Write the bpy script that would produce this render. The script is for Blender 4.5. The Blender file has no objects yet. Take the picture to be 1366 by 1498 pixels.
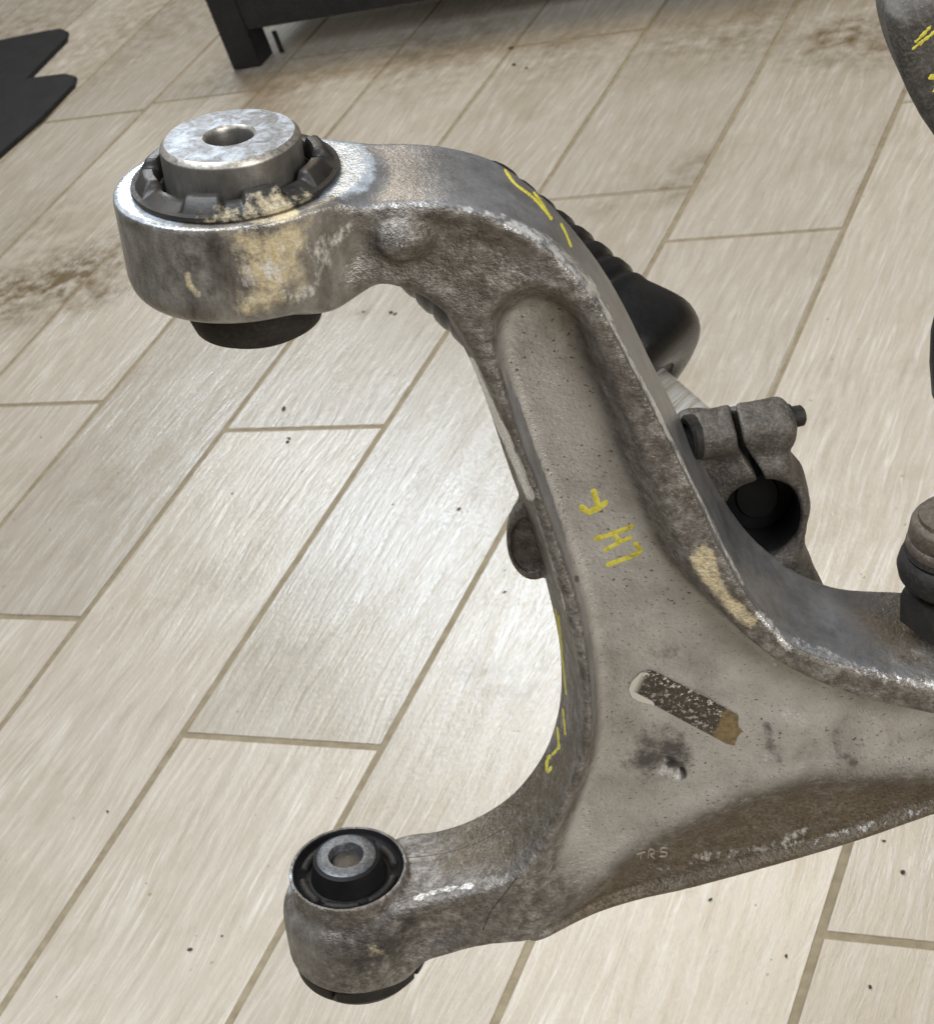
import bpy, bmesh, math, random
import numpy as np
from mathutils import Vector, Matrix
from mathutils.bvhtree import BVHTree

random.seed(7)
rng = np.random.default_rng(7)
scene = bpy.context.scene
COL = scene.collection

# ------------------------------------------------------------------ camera
FPX = 2805.75                      # focal length in pixels of a 1366 px wide frame
CX, CY = 683.0, 749.0
RC = np.array([[0.8791, 0.3677, -0.3034], [-0.003, -0.6323, -0.7747], [-0.4767, 0.6819, -0.5547]])
_u, _s, _v = np.linalg.svd(RC)
RC = _u @ _v                       # camera (x right, y down, z forward) from world
CAM = np.array([0.0, 0.0, 1.0])
cam_data = bpy.data.cameras.new("camera")
cam = bpy.data.objects.new("camera", cam_data)
COL.objects.link(cam)
cam.matrix_world = Matrix((
    (RC[0, 0], -RC[1, 0], -RC[2, 0], CAM[0]),
    (RC[0, 1], -RC[1, 1], -RC[2, 1], CAM[1]),
    (RC[0, 2], -RC[1, 2], -RC[2, 2], CAM[2]),
    (0, 0, 0, 1)))
cam_data.sensor_fit = 'HORIZONTAL'
cam_data.sensor_width = 36.0
cam_data.lens = 36.0 * FPX / 1366.0
cam_data.clip_start = 0.02
cam_data.clip_end = 100.0
cam_data.dof.use_dof = True
cam_data.dof.focus_distance = 0.74
cam_data.dof.aperture_fstop = 54.0
scene.camera = cam

# ------------------------------------------------------------------ light
world = bpy.data.worlds.new("World")
scene.world = world
world.use_nodes = True
bg = world.node_tree.nodes['Background']
bg.inputs[0].default_value = (1.0, 0.91, 0.78, 1)
bg.inputs[1].default_value = 0.13

def area_light(name, loc, target, size, size_y, power, color):
    d = bpy.data.lights.new(name, 'AREA')
    d.shape = 'RECTANGLE'
    d.size, d.size_y, d.energy, d.color = size, size_y, power, color
    o = bpy.data.objects.new(name, d)
    COL.objects.link(o)
    o.location = loc
    o.rotation_euler = (Vector(target) - Vector(loc)).to_track_quat('-Z', 'Y').to_euler()
    return o

area_light("ceiling_window", (-0.62, 0.30, 2.0), (-0.6, 0.55, 0.0), 1.0, 0.9, 32, (0.89, 0.945, 1.0))
area_light("doorway", (2.1, -0.65, 1.65), (-0.4, 0.6, 0.55), 1.2, 1.4, 57, (1.0, 0.975, 0.93))
area_light("far_window", (-2.35, 3.3, 2.0), (-0.7, 1.0, 0.0), 0.5, 0.45, 30, (0.74, 0.87, 1.0))
area_light("warm_far_fill", (-1.5, 2.9, 2.5), (-1.3, 2.3, 0.0), 1.2, 1.2, 25, (1.0, 0.78, 0.48))  # unseen lamp added to warm the far floor

scene.view_settings.view_transform = 'Standard'
scene.view_settings.look = 'None'
scene.view_settings.exposure = 0.0
scene.view_settings.gamma = 1.0
scene.cycles.max_bounces = 5
scene.cycles.diffuse_bounces = 3
scene.cycles.glossy_bounces = 3
scene.cycles.transparent_max_bounces = 6

# ------------------------------------------------------------------ helpers: rays and frames
def ray(p):
    return np.array([(p[0] - CX) / FPX, (p[1] - CY) / FPX, 1.0])

def on_floor(p, z=0.0):
    d = RC.T @ ray(p)
    t = (z - CAM[2]) / d[2]
    return CAM + d * t

def at_depth(p, depth):
    return CAM + RC.T @ (ray(p) * depth)

# the arm's own frame: y along the line through both bushings, z out of the pressed face
_zB, _ratio = 0.86, 0.775
_A, _B = ray((335, 196)) * _zB * _ratio, ray((506, 1251)) * _zB
AX_A = _A - _B
ARM_L = float(np.linalg.norm(AX_A))
AX_A /= ARM_L
_m = ray((850, 750)); _n = -_m / np.linalg.norm(_m)
_n = _n - AX_A * (_n @ AX_A); AX_N = _n / np.linalg.norm(_n)
AX_B = np.cross(AX_A, AX_N)
FR = np.stack([AX_B, AX_A, AX_N], 0)          # local from camera
ORI = _B

def loc(p, z=0.0):
    d = ray(p)
    t = (z + ORI @ AX_N) / (d @ AX_N)
    return FR @ (d * t - ORI)

def loc2(pts, z):
    return np.array([loc(p, z)[:2] for p in pts])

def local_to_px(V):
    c = V @ FR + ORI
    return np.stack([CX + FPX * c[:, 0] / c[:, 2], CY + FPX * c[:, 1] / c[:, 2]], 1)

_Rw = RC.T @ FR.T
_Ow = RC.T @ ORI + CAM
ARM_M = Matrix([[*_Rw[i], _Ow[i]] for i in range(3)] + [[0, 0, 0, 1]])
CAM_LOCAL = FR @ (-ORI)

# ------------------------------------------------------------------ helpers: objects
def link(name, me, mat=None, parent=None, smooth=False):
    o = bpy.data.objects.new(name, me)
    COL.objects.link(o)
    if mat is not None and not me.materials:
        me.materials.append(mat)
    if smooth:
        me.polygons.foreach_set('use_smooth', [True] * len(me.polygons))
    if parent is not None:
        o.parent = parent
    return o

def empty(name, M=None):
    o = bpy.data.objects.new(name, None)
    COL.objects.link(o)
    o.empty_display_size = 0.05
    if M is not None:
        o.matrix_world = M
    return o

def tag(o, label=None, cat=None, group=None, kind=None):
    for k, v in (('label', label), ('category', cat), ('group', group), ('kind', kind)):
        if v:
            o[k] = v
    return o

def from_arrays(name, V, F):
    me = bpy.data.meshes.new(name)
    me.from_pydata([tuple(v) for v in V], [], [tuple(int(i) for i in f) for f in F])
    me.update()
    return me

def lathe(name, prof, mat, parent=None, seg=72, M=None, closed=True, wob=0.0):
    """profile of (radius, y) turned round the local y axis"""
    V, F = [], []
    n = len(prof)
    ph = random.random() * 6
    for j in range(seg):
        a = 2 * math.pi * j / seg
        k = 1 + wob * (math.sin(3 * a + ph) + .6 * math.sin(7 * a + 2 * ph))
        for r, y in prof:
            V.append((r * k * math.cos(a), y, -r * k * math.sin(a)))
    for j in range(seg):
        j2 = (j + 1) % seg
        for i in range(n if closed else n - 1):
            i2 = (i + 1) % n
            F.append((j * n + i, j2 * n + i, j2 * n + i2, j * n + i2))
    bm = bmesh.new()
    vs = [bm.verts.new(v) for v in V]
    for f in F:
        try:
            bm.faces.new([vs[i] for i in f])
        except ValueError:
            pass
    bmesh.ops.remove_doubles(bm, verts=bm.verts, dist=1e-6)
    bmesh.ops.recalc_face_normals(bm, faces=bm.faces)
    me = bpy.data.meshes.new(name)
    bm.to_mesh(me)
    bm.free()
    o = link(name, me, mat, parent, smooth=True)
    if M is not None:
        o.matrix_local = M
    me.set_sharp_from_angle(angle=math.radians(38))
    return o

def catmull(P, n=6, closed=True):
    P = np.asarray(P, float)
    N = len(P)
    out = []
    for i in range(N if closed else N - 1):
        if closed:
            p0, p1, p2, p3 = P[i - 1], P[i], P[(i + 1) % N], P[(i + 2) % N]
        else:
            p0, p1, p2, p3 = P[max(i - 1, 0)], P[i], P[i + 1], P[min(i + 2, N - 1)]
        for k in range(n):
            t = k / n
            out.append(.5 * ((2 * p1) + (p2 - p0) * t + (2 * p0 - 5 * p1 + 4 * p2 - p3) * t * t + (3 * p1 - p0 - 3 * p2 + p3) * t ** 3))
    if not closed:
        out.append(P[-1])
    return np.array(out)

def seg_dist(P, X, Y, closed=True):
    """distance to a polyline, and the inside flag"""
    d = np.full(X.shape, 1e9)
    ins = np.zeros(X.shape, bool)
    N = len(P)
    for i in range(N if closed else N - 1):
        a, b = P[i], P[(i + 1) % N]
        e = b - a
        wx, wy = X - a[0], Y - a[1]
        t = np.clip((wx * e[0] + wy * e[1]) / (e @ e + 1e-18), 0, 1)
        d = np.minimum(d, (wx - t * e[0]) ** 2 + (wy - t * e[1]) ** 2)
        if closed and a[1] != b[1]:
            c = ((a[1] > Y) != (b[1] > Y)) & (X < (b[0] - a[0]) * (Y - a[1]) / (b[1] - a[1]) + a[0])
            ins ^= c
    return np.sqrt(d), ins

def sd_poly(P, X, Y):
    d, i = seg_dist(P, X, Y)
    return np.where(i, -d, d)

def smin(a, b, k):
    h = np.maximum(k - np.abs(a - b), 0) / k
    return np.minimum(a, b) - h * h * k * .25

def smax(a, b, k):
    return -smin(-a, -b, k)

def sstep(e0, e1, x):
    t = np.clip((x - e0) / (e1 - e0), 0, 1)
    return t * t * (3 - 2 * t)

def surface_nets(D, org, h):
    """mesh of the zero level of a sampled distance field"""
    S = D < 0
    nx, ny, nz = D.shape
    cnt = np.zeros((nx - 1, ny - 1, nz - 1), np.int8)
    for dx in (0, 1):
        for dy in (0, 1):
            for dz in (0, 1):
                cnt += S[dx:nx - 1 + dx, dy:ny - 1 + dy, dz:nz - 1 + dz]
    act = (cnt > 0) & (cnt < 8)
    I = np.argwhere(act)
    idx = np.full(act.shape, -1, np.int64)
    idx[act] = np.arange(len(I))
    corners = np.array([(a, b, c) for a in (0, 1) for b in (0, 1) for c in (0, 1)])
    val = np.stack([D[I[:, 0] + c[0], I[:, 1] + c[1], I[:, 2] + c[2]] for c in corners], 1)
    acc = np.zeros((len(I), 3)); num = np.zeros(len(I))
    for i in range(8):
        for j in range(i + 1, 8):
            if np.abs(corners[i] - corners[j]).sum() != 1:
                continue
            a, b = val[:, i], val[:, j]
            m = (a < 0) != (b < 0)
            t = np.where(m, a / np.where(m, a - b, 1), 0)
            p = corners[i] + t[:, None] * (corners[j] - corners[i])
            acc += p * m[:, None]; num += m
    V = (I + acc / num[:, None]) * h + org
    F = []
    for ax in range(3):
        o1, o2 = [(1, 2), (2, 0), (0, 1)][ax]
        sl0 = [slice(1, -1)] * 3; sl1 = [slice(1, -1)] * 3
        sl0[ax] = slice(0, -1); sl1[ax] = slice(1, None)
        a, b = S[tuple(sl0)], S[tuple(sl1)]
        E = np.argwhere(a != b)
        fl = a[tuple(E.T)]
        E = E + 1; E[:, ax] -= 1
        u = np.zeros(3, int); u[o1] = 1
        v = np.zeros(3, int); v[o2] = 1
        def g(q):
            return idx[tuple(q.T)]
        q = np.stack([g(E - u - v), g(E - v), g(E), g(E - u)], 1)
        q[~fl] = q[~fl][:, ::-1]
        F.append(q)
    F = np.concatenate(F)
    F = F[(F >= 0).all(1)]
    return V, F

def mesh_np(name, V, F):
    me = bpy.data.meshes.new(name)
    me.vertices.add(len(V)); me.vertices.foreach_set('co', V.astype(np.float32).ravel())
    me.loops.add(F.size); me.loops.foreach_set('vertex_index', F.astype(np.int32).ravel())
    me.polygons.add(len(F))
    me.polygons.foreach_set('loop_start', np.arange(0, F.size, F.shape[1], dtype=np.int32))
    me.update(calc_edges=True)
    me.validate()
    return me

def vnormals(V, F):
    n = np.cross(V[F[:, 2]] - V[F[:, 0]], V[F[:, 3]] - V[F[:, 1]])
    N = np.zeros_like(V)
    for i in range(4):
        np.add.at(N, F[:, i], n)
    return N / (np.linalg.norm(N, axis=1)[:, None] + 1e-20)

def wave_noise(V, scale, seed, octaves=5):
    r = np.random.default_rng(seed)
    out = np.zeros(len(V)); amp = 1.0; tot = 0
    for o in range(octaves):
        for _ in range(4):
            k = r.normal(size=3) * scale
            out += amp * np.sin(V @ k + r.uniform(0, 6.28))
            tot += amp
        scale *= 1.9; amp *= .6
    return out / tot * 2

# ------------------------------------------------------------------ helpers: materials
class NT:
    def __init__(self, name):
        self.m = bpy.data.materials.new(name)
        self.m.use_nodes = True
        self.t = self.m.node_tree
        self.b = self.t.nodes['Principled BSDF']
        self.tc = self.t.nodes.new('ShaderNodeTexCoord')
    def n(self, kind, **kw):
        nd = self.t.nodes.new(kind)
        for k, v in kw.items():
            if k.startswith('_'):
                setattr(nd, k[1:], v)
            else:
                self.set(nd, k, v)
        return nd
    def set(self, nd, k, v):
        s = nd.inputs[int(k[1:])] if k[0] == 'i' and k[1:].isdigit() else nd.inputs[k]
        if isinstance(v, bpy.types.NodeSocket):
            self.t.links.new(v, s)
        else:
            if isinstance(v, (tuple, list)) and len(v) == 3 and s.type == 'RGBA':
                v = (*v, 1)
            s.default_value = v
    def obj(self):
        return self.tc.outputs['Object']
    def mapping(self, vec, scale=(1, 1, 1), offset=None):
        nd = self.n('ShaderNodeMapping', Vector=vec, Scale=scale)
        if offset is not None:
            self.set(nd, 'Location', offset)
        return nd.outputs[0]
    def noise(self, vec, scale, detail=4, rough=.6, dist=0):
        return self.n('ShaderNodeTexNoise', Vector=vec, Scale=scale, Detail=detail, Roughness=rough, Distortion=dist).outputs[0]
    def voro(self, vec, scale, feature='F1'):
        return self.n('ShaderNodeTexVoronoi', _feature=feature, Vector=vec, Scale=scale).outputs[0]
    def ramp(self, fac, stops):
        nd = self.n('ShaderNodeValToRGB', Fac=fac)
        el = nd.color_ramp.elements
        while len(el) > 1:
            el.remove(el[-1])
        for i, (p, c) in enumerate(stops):
            e = el[0] if i == 0 else el.new(p)
            e.position = p
            e.color = (c, c, c, 1) if isinstance(c, (int, float)) else (*c, 1)
        return nd.outputs[0]
    def math(self, op, a, b=0.0, clamp=False):
        nd = self.n('ShaderNodeMath', _operation=op, _use_clamp=clamp)
        self.set(nd, 'i0', a); self.set(nd, 'i1', b)
        return nd.outputs[0]
    def mix(self, fac, a, b, mode='MIX'):
        nd = self.t.nodes.new('ShaderNodeMix')
        nd.data_type = 'RGBA'; nd.blend_type = mode
        self.set(nd, 'i0', fac); self.set(nd, 'i6', a); self.set(nd, 'i7', b)
        return nd.outputs[2]
    def attr(self, name):
        nd = self.n('ShaderNodeAttribute', _attribute_name=name)
        return nd.outputs['Fac']
    def bump(self, h, strength=.5, dist=.001, prev=None):
        nd = self.n('ShaderNodeBump', Height=h, Strength=strength, Distance=dist)
        if prev is not None:
            self.set(nd, 'Normal', prev)
        return nd.outputs[0]
    def out(self, color=None, rough=None, metal=None, normal=None, **kw):
        for k, v in (('Base Color', color), ('Roughness', rough), ('Metallic', metal), ('Normal', normal)):
            if v is not None:
                self.set(self.b, k, v)
        for k, v in kw.items():
            self.set(self.b, k, v)
        return self.m

def mask_break(t, mask, vec, scale, lo=.45, hi=.6, detail=5, amp=1.25):
    """soft mask + noise -> ragged edge"""
    nz = t.noise(vec, scale, detail, .72)
    s = t.math('ADD', mask, t.math('MULTIPLY', t.math('SUBTRACT', nz, .5), amp))
    return t.ramp(s, [(lo, 0.0), (hi, 1.0)])

# ---- tile floor
def mat_tile():
    t = NT('wood_look_tile')
    info = t.n('ShaderNodeObjectInfo')
    rnd = info.outputs['Random']
    comb = t.n('ShaderNodeCombineXYZ', X=t.math('MULTIPLY', rnd, 37.0), Y=t.math('MULTIPLY', rnd, 91.0), Z=t.math('MULTIPLY', rnd, 13.0))
    v = t.n('ShaderNodeVectorMath', _operation='ADD')
    t.set(v, 'i0', t.obj()); t.set(v, 'i1', comb.outputs[0])
    v = v.outputs[0]
    warp = t.noise(t.mapping(v, (9, 3, 1)), 1.0, 3, .5)
    vw = t.n('ShaderNodeVectorMath', _operation='ADD')
    t.set(vw, 'i0', v)
    t.set(vw, 'i1', t.n('ShaderNodeCombineXYZ', X=t.math('MULTIPLY', t.math('SUBTRACT', warp, .5), .05)).outputs[0])
    vw = vw.outputs[0]
    grain = t.noise(t.mapping(vw, (150, 13, 1)), 1.0, 4, .68)
    fine = t.noise(t.mapping(vw, (430, 170, 1)), 1.0, 2, .7)
    cloud = t.noise(v, 9.0, 3, .6)
    vein = t.noise(t.mapping(vw, (75, 2.4, 1), (5, 5, 0)), 1.0, 3, .55)
    veins = t.ramp(t.math('ABSOLUTE', t.math('SUBTRACT', vein, .5)), [(0.0, 1.0), (.010, .5), (.024, 0.0)])
    veins = t.math('MULTIPLY', veins, t.ramp(cloud, [(.40, 0.0), (.60, 1.0)]))
    c = t.ramp(grain, [(.28, (.45, .402, .335)), (.44, (.53, .483, .413)), (.58, (.585, .54, .473)), (.74, (.68, .643, .588))])
    c = t.mix(t.ramp(cloud, [(.35, .0), (.7, .40)]), c, (.54, .49, .41))
    c = t.mix(t.ramp(fine, [(.52, 0.0), (.72, .35)]), c, (.46, .40, .31))
    c = t.mix(t.math('MULTIPLY', veins, .55), c, (.84, .82, .78))
    tint = t.n('ShaderNodeHueSaturation', Color=c, Value=t.math('ADD', t.math('MULTIPLY', rnd, .22), .87)).outputs[0]
    # dirt lying on the floor (world position)
    geo = t.n('ShaderNodeNewGeometry').outputs['Position']
    spots = [((95, 405), .15, 1.1), ((30, 425), .15, .95), ((150, 425), .08, .7), ((60, 330), .14, .35), ((1090, 45), .16, .55), ((1240, 50), .12, .85), ((1290, 70), .08, .7), ((990, 60), .14, .5), ((820, 70), .16, .45), ((985, 275), .055, .55), ((1015, 240), .045, .5), ((880, 300), .06, .28),
             ((150, 720), .06, .3), ((60, 690), .05, .2), ((480, 855), .05, .25), ((430, 960), .07, .2), ((740, 1000), .06, .3), ((705, 975), .035, .35), ((440, 110), .2, .5), ((640, 70), .22, .55), ((330, 110), .16, .45), ((30, 40), .3, .5), ((200, 40), .35, .45), ((140, 110), .16, .3), ((530, 457), .02, .5)]
    dirt = None
    for p, r, k in spots:
        q = on_floor(p)
        ds = t.n('ShaderNodeVectorMath', _operation='DISTANCE')
        t.set(ds, 'i0', geo); ds.inputs[1].default_value = tuple(q)
        m = t.math('MULTIPLY', t.math('SUBTRACT', 1.0, t.math('DIVIDE', ds.outputs['Value'], r), True), k)
        dirt = m if dirt is None else t.math('MAXIMUM', dirt, m)
    dn = t.noise(t.mapping(geo, (1, 1, 0)), 38.0, 4, .72)
    dm = t.math('MULTIPLY', dirt, t.ramp(dn, [(.36, 0.1), (.66, 1.6)]), True)
    c2 = t.mix(dm, tint, (.18, .13, .068))
    gen = t.ramp(t.noise(t.mapping(geo, (1, 1, 0)), 6.0, 5, .72), [(.50, 0.0), (.70, .34)])
    c2 = t.mix(gen, c2, (.33, .265, .165))
    speck = t.ramp(t.voro(t.mapping(geo, (1, 1, 0)), 26.0), [(.03, 1.0), (.05, 0.0)])
    c2 = t.mix(t.math('MULTIPLY', speck, .5), c2, (.17, .13, .08))
    nb = t.bump(t.math('ADD', t.math('ADD', grain, t.math('MULTIPLY', fine, .28)), t.math('MULTIPLY', veins, .12)), .7, .0013)
    rough = t.math('ADD', t.math('MULTIPLY', grain, .20), .16)
    return t.out(c2, rough, 0.0, nb, **{'Specular IOR Level': .42})

def mat_grout():
    t = NT('grout')
    g = t.n('ShaderNodeNewGeometry').outputs['Position']
    n = t.noise(g, 60, 6, .7)
    c = t.ramp(n, [(.3, (.245, .20, .13)), (.7, (.40, .34, .24))])
    return t.out(c, .85, 0, t.bump(t.noise(g, 900, 3), .5, .0006))

# ---- cast aluminium of the arm
def mat_arm():
    t = NT('cast_aluminium')
    v = t.obj()
    big = t.noise(v, 38, 3, .65)
    mid = t.noise(v, 170, 4, .72)
    fin = t.noise(v, 620, 2, .75)
    c = t.ramp(mid, [(.28, (.078, .069, .061)), (.46, (.178, .163, .149)), (.60, (.31, .29, .272)), (.78, (.53, .512, .492))])
    c = t.mix(t.ramp(big, [(.35, .55), (.60, 0.0)]), c, (.095, .078, .063))
    c = t.mix(t.math('MULTIPLY', t.ramp(fin, [(.56, 0.0), (.70, .55)]), t.ramp(big, [(.38, .2), (.62, 1.0)])), c, (.52, .49, .455))
    c = t.mix(t.ramp(fin, [(.31, .5), (.44, 0.0)]), c, (.07, .058, .047))
    # the blasted panel inside the pocket
    pn = t.attr('panel')
    sm = t.attr('smooth')
    hubc = t.ramp(t.noise(t.mapping(v, (1, .4, 1)), 75, 6, .75), [(.32, (.075, .066, .058)), (.5, (.22, .205, .188)), (.68, (.42, .402, .375))])
    c = t.mix(t.math('MULTIPLY', sm, .85), c, hubc)
    pc = t.ramp(t.noise(v, 34, 5, .7), [(.28, (.31, .29, .27)), (.48, (.465, .443, .42)), (.72, (.59, .572, .552))])
    pits = t.ramp(t.noise(t.mapping(v, (1.0, 1.25, 1.0)), 480, 3, .65), [(.325, 1.0), (.39, 0.0)])
    pits = t.math('MULTIPLY', pits, t.ramp(big, [(.36, .35), (.55, 1.0)]))
    pc = t.mix(t.ramp(fin, [(.5, 0.0), (.75, .35)]), pc, (.46, .42, .385))
    pc = t.mix(pits, pc, (.07, .06, .05))
    c = t.mix(pn, c, pc)
    # cleaner grey flange metal, with skylight's blue painted on by facing direction
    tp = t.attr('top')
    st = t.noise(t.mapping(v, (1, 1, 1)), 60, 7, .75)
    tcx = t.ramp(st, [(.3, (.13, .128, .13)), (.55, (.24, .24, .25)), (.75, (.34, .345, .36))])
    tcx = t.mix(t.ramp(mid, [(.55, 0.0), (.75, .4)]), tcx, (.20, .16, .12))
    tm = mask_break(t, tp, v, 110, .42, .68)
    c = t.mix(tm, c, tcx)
    # black grease, and shade painted in at the dents
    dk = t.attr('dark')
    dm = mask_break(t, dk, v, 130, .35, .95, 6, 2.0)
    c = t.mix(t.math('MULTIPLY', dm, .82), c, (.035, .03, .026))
    # brown dust, and painted shade on the band below the ridge
    br = t.attr('brown')
    bm_ = mask_break(t, br, v, 120, .25, 1.0, 6, 1.6)
    c = t.mix(t.math('MULTIPLY', bm_, .75), c, t.ramp(fin, [(.3, (.085, .064, .04)), (.7, (.20, .158, .10))]))
    # cream residue
    cr = t.attr('cream')
    cm = mask_break(t, cr, v, 120, .40, .92, 7, 2.4)
    c = t.mix(t.math('MULTIPLY', cm, t.ramp(mid, [(.34, .35), (.52, .95)])), c, t.ramp(fin, [(.3, (.44, .345, .20)), (.5, (.58, .49, .31)), (.7, (.68, .61, .46))]))
    # bare bright metal
    ba = t.attr('bare')
    bn = mask_break(t, ba, t.mapping(v, (1.0, .45, 1.0)), 260, .62, 1.0, 4, 2.3)
    c = t.mix(bn, c, t.ramp(fin, [(.3, (.55, .54, .52)), (.7, (.86, .86, .86))]))
    # machined ring and land
    mc = t.attr('machined')
    mm = mask_break(t, mc, v, 240, .40, .8, 5, 1.8)
    c = t.mix(mm, c, t.ramp(mid, [(.35, (.27, .30, .33)), (.65, (.52, .57, .63))]))
    rough = t.math('SUBTRACT', .50, t.math('MULTIPLY', t.math('MAXIMUM', bn, mm), .25))
    rough = t.math('SUBTRACT', rough, t.math('MULTIPLY', t.math('MAXIMUM', tm, sm), .18))
    metal = t.math('MULTIPLY', t.math('SUBTRACT', 1.0, cm), t.math('SUBTRACT', .46, t.math('MULTIPLY', mm, .22)))
    soft = t.math('SUBTRACT', 1.0, t.math('MAXIMUM', t.math('MULTIPLY', pn, .35), t.math('MULTIPLY', t.math('MAXIMUM', sm, tp), .7)))
    hgt = t.math('MULTIPLY', soft, t.math('ADD', t.math('MULTIPLY', mid, .6), t.math('MULTIPLY', fin, .55)))
    nb = t.bump(hgt, .9, .0016)
    return t.out(c, rough, metal, nb)

def mat_simple(name, c0, c1, rough=.6, metal=0.0, scale=150, fine=700, bump=.4, dust=0.0, dustcol=(.3, .26, .2), spec=.5):
    t = NT(name)
    v = t.obj()
    a = t.noise(v, scale, 6, .7)
    f = t.noise(v, fine, 4, .7)
    c = t.ramp(a, [(.3, c0), (.7, c1)])
    if dust:
        c = t.mix(t.math('MULTIPLY', t.ramp(f, [(.48, 0.0), (.72, 1.0)]), dust), c, dustcol)
    nb = t.bump(a, bump, .0008)
    nb = t.bump(f, bump, .0004, nb)
    r = t.math('ADD', rough - .12, t.math('MULTIPLY', f, .24))
    return t.out(c, r, metal, nb, **{'Specular IOR Level': spec})

def mat_sleeve_top():
    t = NT('worn_aluminium_sleeve')
    v = t.obj()
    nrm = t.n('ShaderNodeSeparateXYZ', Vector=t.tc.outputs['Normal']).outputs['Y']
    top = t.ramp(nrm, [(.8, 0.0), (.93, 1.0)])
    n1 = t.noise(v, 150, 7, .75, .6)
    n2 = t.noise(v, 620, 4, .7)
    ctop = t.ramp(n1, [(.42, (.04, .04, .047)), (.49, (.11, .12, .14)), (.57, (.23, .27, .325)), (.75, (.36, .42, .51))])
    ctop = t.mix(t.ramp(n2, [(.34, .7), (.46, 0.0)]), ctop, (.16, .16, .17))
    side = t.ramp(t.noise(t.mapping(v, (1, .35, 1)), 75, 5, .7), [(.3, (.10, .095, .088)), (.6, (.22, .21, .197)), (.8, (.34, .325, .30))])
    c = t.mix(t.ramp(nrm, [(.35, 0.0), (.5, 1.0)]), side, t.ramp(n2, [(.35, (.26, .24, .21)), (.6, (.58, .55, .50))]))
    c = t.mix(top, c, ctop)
    nb = t.bump(n1, .35, .0005)
    return t.out(c, t.math('ADD', t.math('SUBTRACT', .30, t.math('MULTIPLY', top, .0)), t.math('MULTIPLY', n2, .2)), t.math('SUBTRACT', .75, t.math('MULTIPLY', top, .40)), nb)

def mat_yellow():
    t = NT('yellow_paint')
    v = t.obj()
    mid = t.noise(v, 170, 4, .72)
    fin = t.noise(v, 620, 2, .75)
    n = t.noise(v, 300, 4, .7)
    c = t.ramp(n, [(.28, (.34, .29, .06)), (.48, (.62, .55, .06)), (.7, (.74, .68, .14))])
    c = t.mix(t.ramp(fin, [(.28, .6), (.40, 0.0)]), c, (.20, .17, .06))
    a = t.math('MULTIPLY', t.ramp(fin, [(.22, 0.7), (.28, 1.0)]), t.ramp(n, [(.22, .7), (.30, 1.0)]))
    return t.out(c, .55, 0, t.bump(t.math('ADD', mid, t.math('MULTIPLY', fin, .55)), .5, .0007), Alpha=a)

def mat_label():
    t = NT('worn_label')
    u = t.attr('u'); w = t.attr('v')
    v = t.obj()
    n = t.noise(v, 330, 6, .75)
    n2 = t.noise(v, 900, 3, .6)
    blk = t.ramp(n, [(.35, (.028, .024, .02)), (.55, (.06, .05, .04)), (.75, (.13, .11, .08))])
    white = t.ramp(t.noise(v, 560, 5, .72), [(.555, 0.0), (.575, 1.0)])
    edge = t.ramp(t.math('ABSOLUTE', t.math('SUBTRACT', w, .5)), [(.30, .0), (.48, .5)])
    wh = t.math('MULTIPLY', white, t.math('ADD', .45, edge), True)
    c = t.mix(wh, blk, (.66, .63, .57))
    left = t.ramp(u, [(.04, 1.0), (.10, 0.0)])
    corner = t.ramp(t.math('ADD', u, t.math('MULTIPLY', t.math('SUBTRACT', 1.0, w), .30)), [(.325, 1.0), (.335, 0.0)])
    c = t.mix(t.math('MAXIMUM', t.math('MULTIPLY', left, 1.0), t.math('MULTIPLY', corner, t.ramp(w, [(.70, 0.0), (.73, 1.0)]))), c, (.62, .585, .52))
    right = t.ramp(t.math('ADD', u, t.math('MULTIPLY', t.math('SUBTRACT', n, .5), .18)), [(.84, 0.0), (.87, 1.0)])
    c = t.mix(right, c, t.ramp(n, [(.35, (.10, .07, .035)), (.65, (.26, .19, .09))]))
    return t.out(c, .42, 0, t.bump(n2, .3, .0003))

M_TILE = mat_tile()
M_GROUT = mat_grout()
M_ARM = mat_arm()
M_SLEEVE = mat_sleeve_top()
M_YEL = mat_yellow()
M_LABEL = mat_label()
M_STEEL = mat_simple('worn_steel', (.05, .05, .055), (.17, .178, .195), .42, .6, 260, 700, .4, .3, (.42, .44, .47))
M_RUB = mat_simple('black_rubber', (.006, .006, .0065), (.012, .012, .013), .5, 0, 90, 500, .15, spec=.22)
M_RUBD = mat_simple('dusty_rubber', (.010, .009, .0085), (.026, .023, .021), .58, 0, 120, 600, .4, .3, (.085, .075, .06), .3)
M_COLLAR = mat_simple('dark_collar', (.030, .026, .022), (.075, .066, .058), .46, .2, 110, 520, .3, .18, (.20, .17, .13))
M_KNUCK = mat_simple('dark_cast_iron', (.045, .041, .037), (.145, .132, .12), .48, .4, 130, 760, 1.0, .5, (.36, .32, .27))
M_FRAME = mat_simple('black_painted_steel', (.010, .010, .012), (.022, .021, .023), .5, 0, 30, 220, .25, .35, (.07, .06, .05), .3)
M_MAT = mat_simple('rubber_mat', (.012, .012, .013), (.024, .024, .025), .62, 0, 25, 260, .4, .3, (.055, .052, .047), .25)
def mat_rod():
    t = NT('polished_rod')
    v = t.obj()
    n = t.noise(t.mapping(v, (1, 14, 1)), 22, 4, .7)
    c = t.ramp(n, [(.34, (.20, .16, .10)), (.44, (.72, .69, .62)), (.56, (.93, .92, .89))])
    return t.out(c, .18, .55, t.bump(n, .2, .0004))
M_CHROME = mat_rod()
M_GREASE = mat_simple('cream_grease', (.50, .40, .22), (.68, .60, .42), .6, 0, 260, 800, .6)

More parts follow.
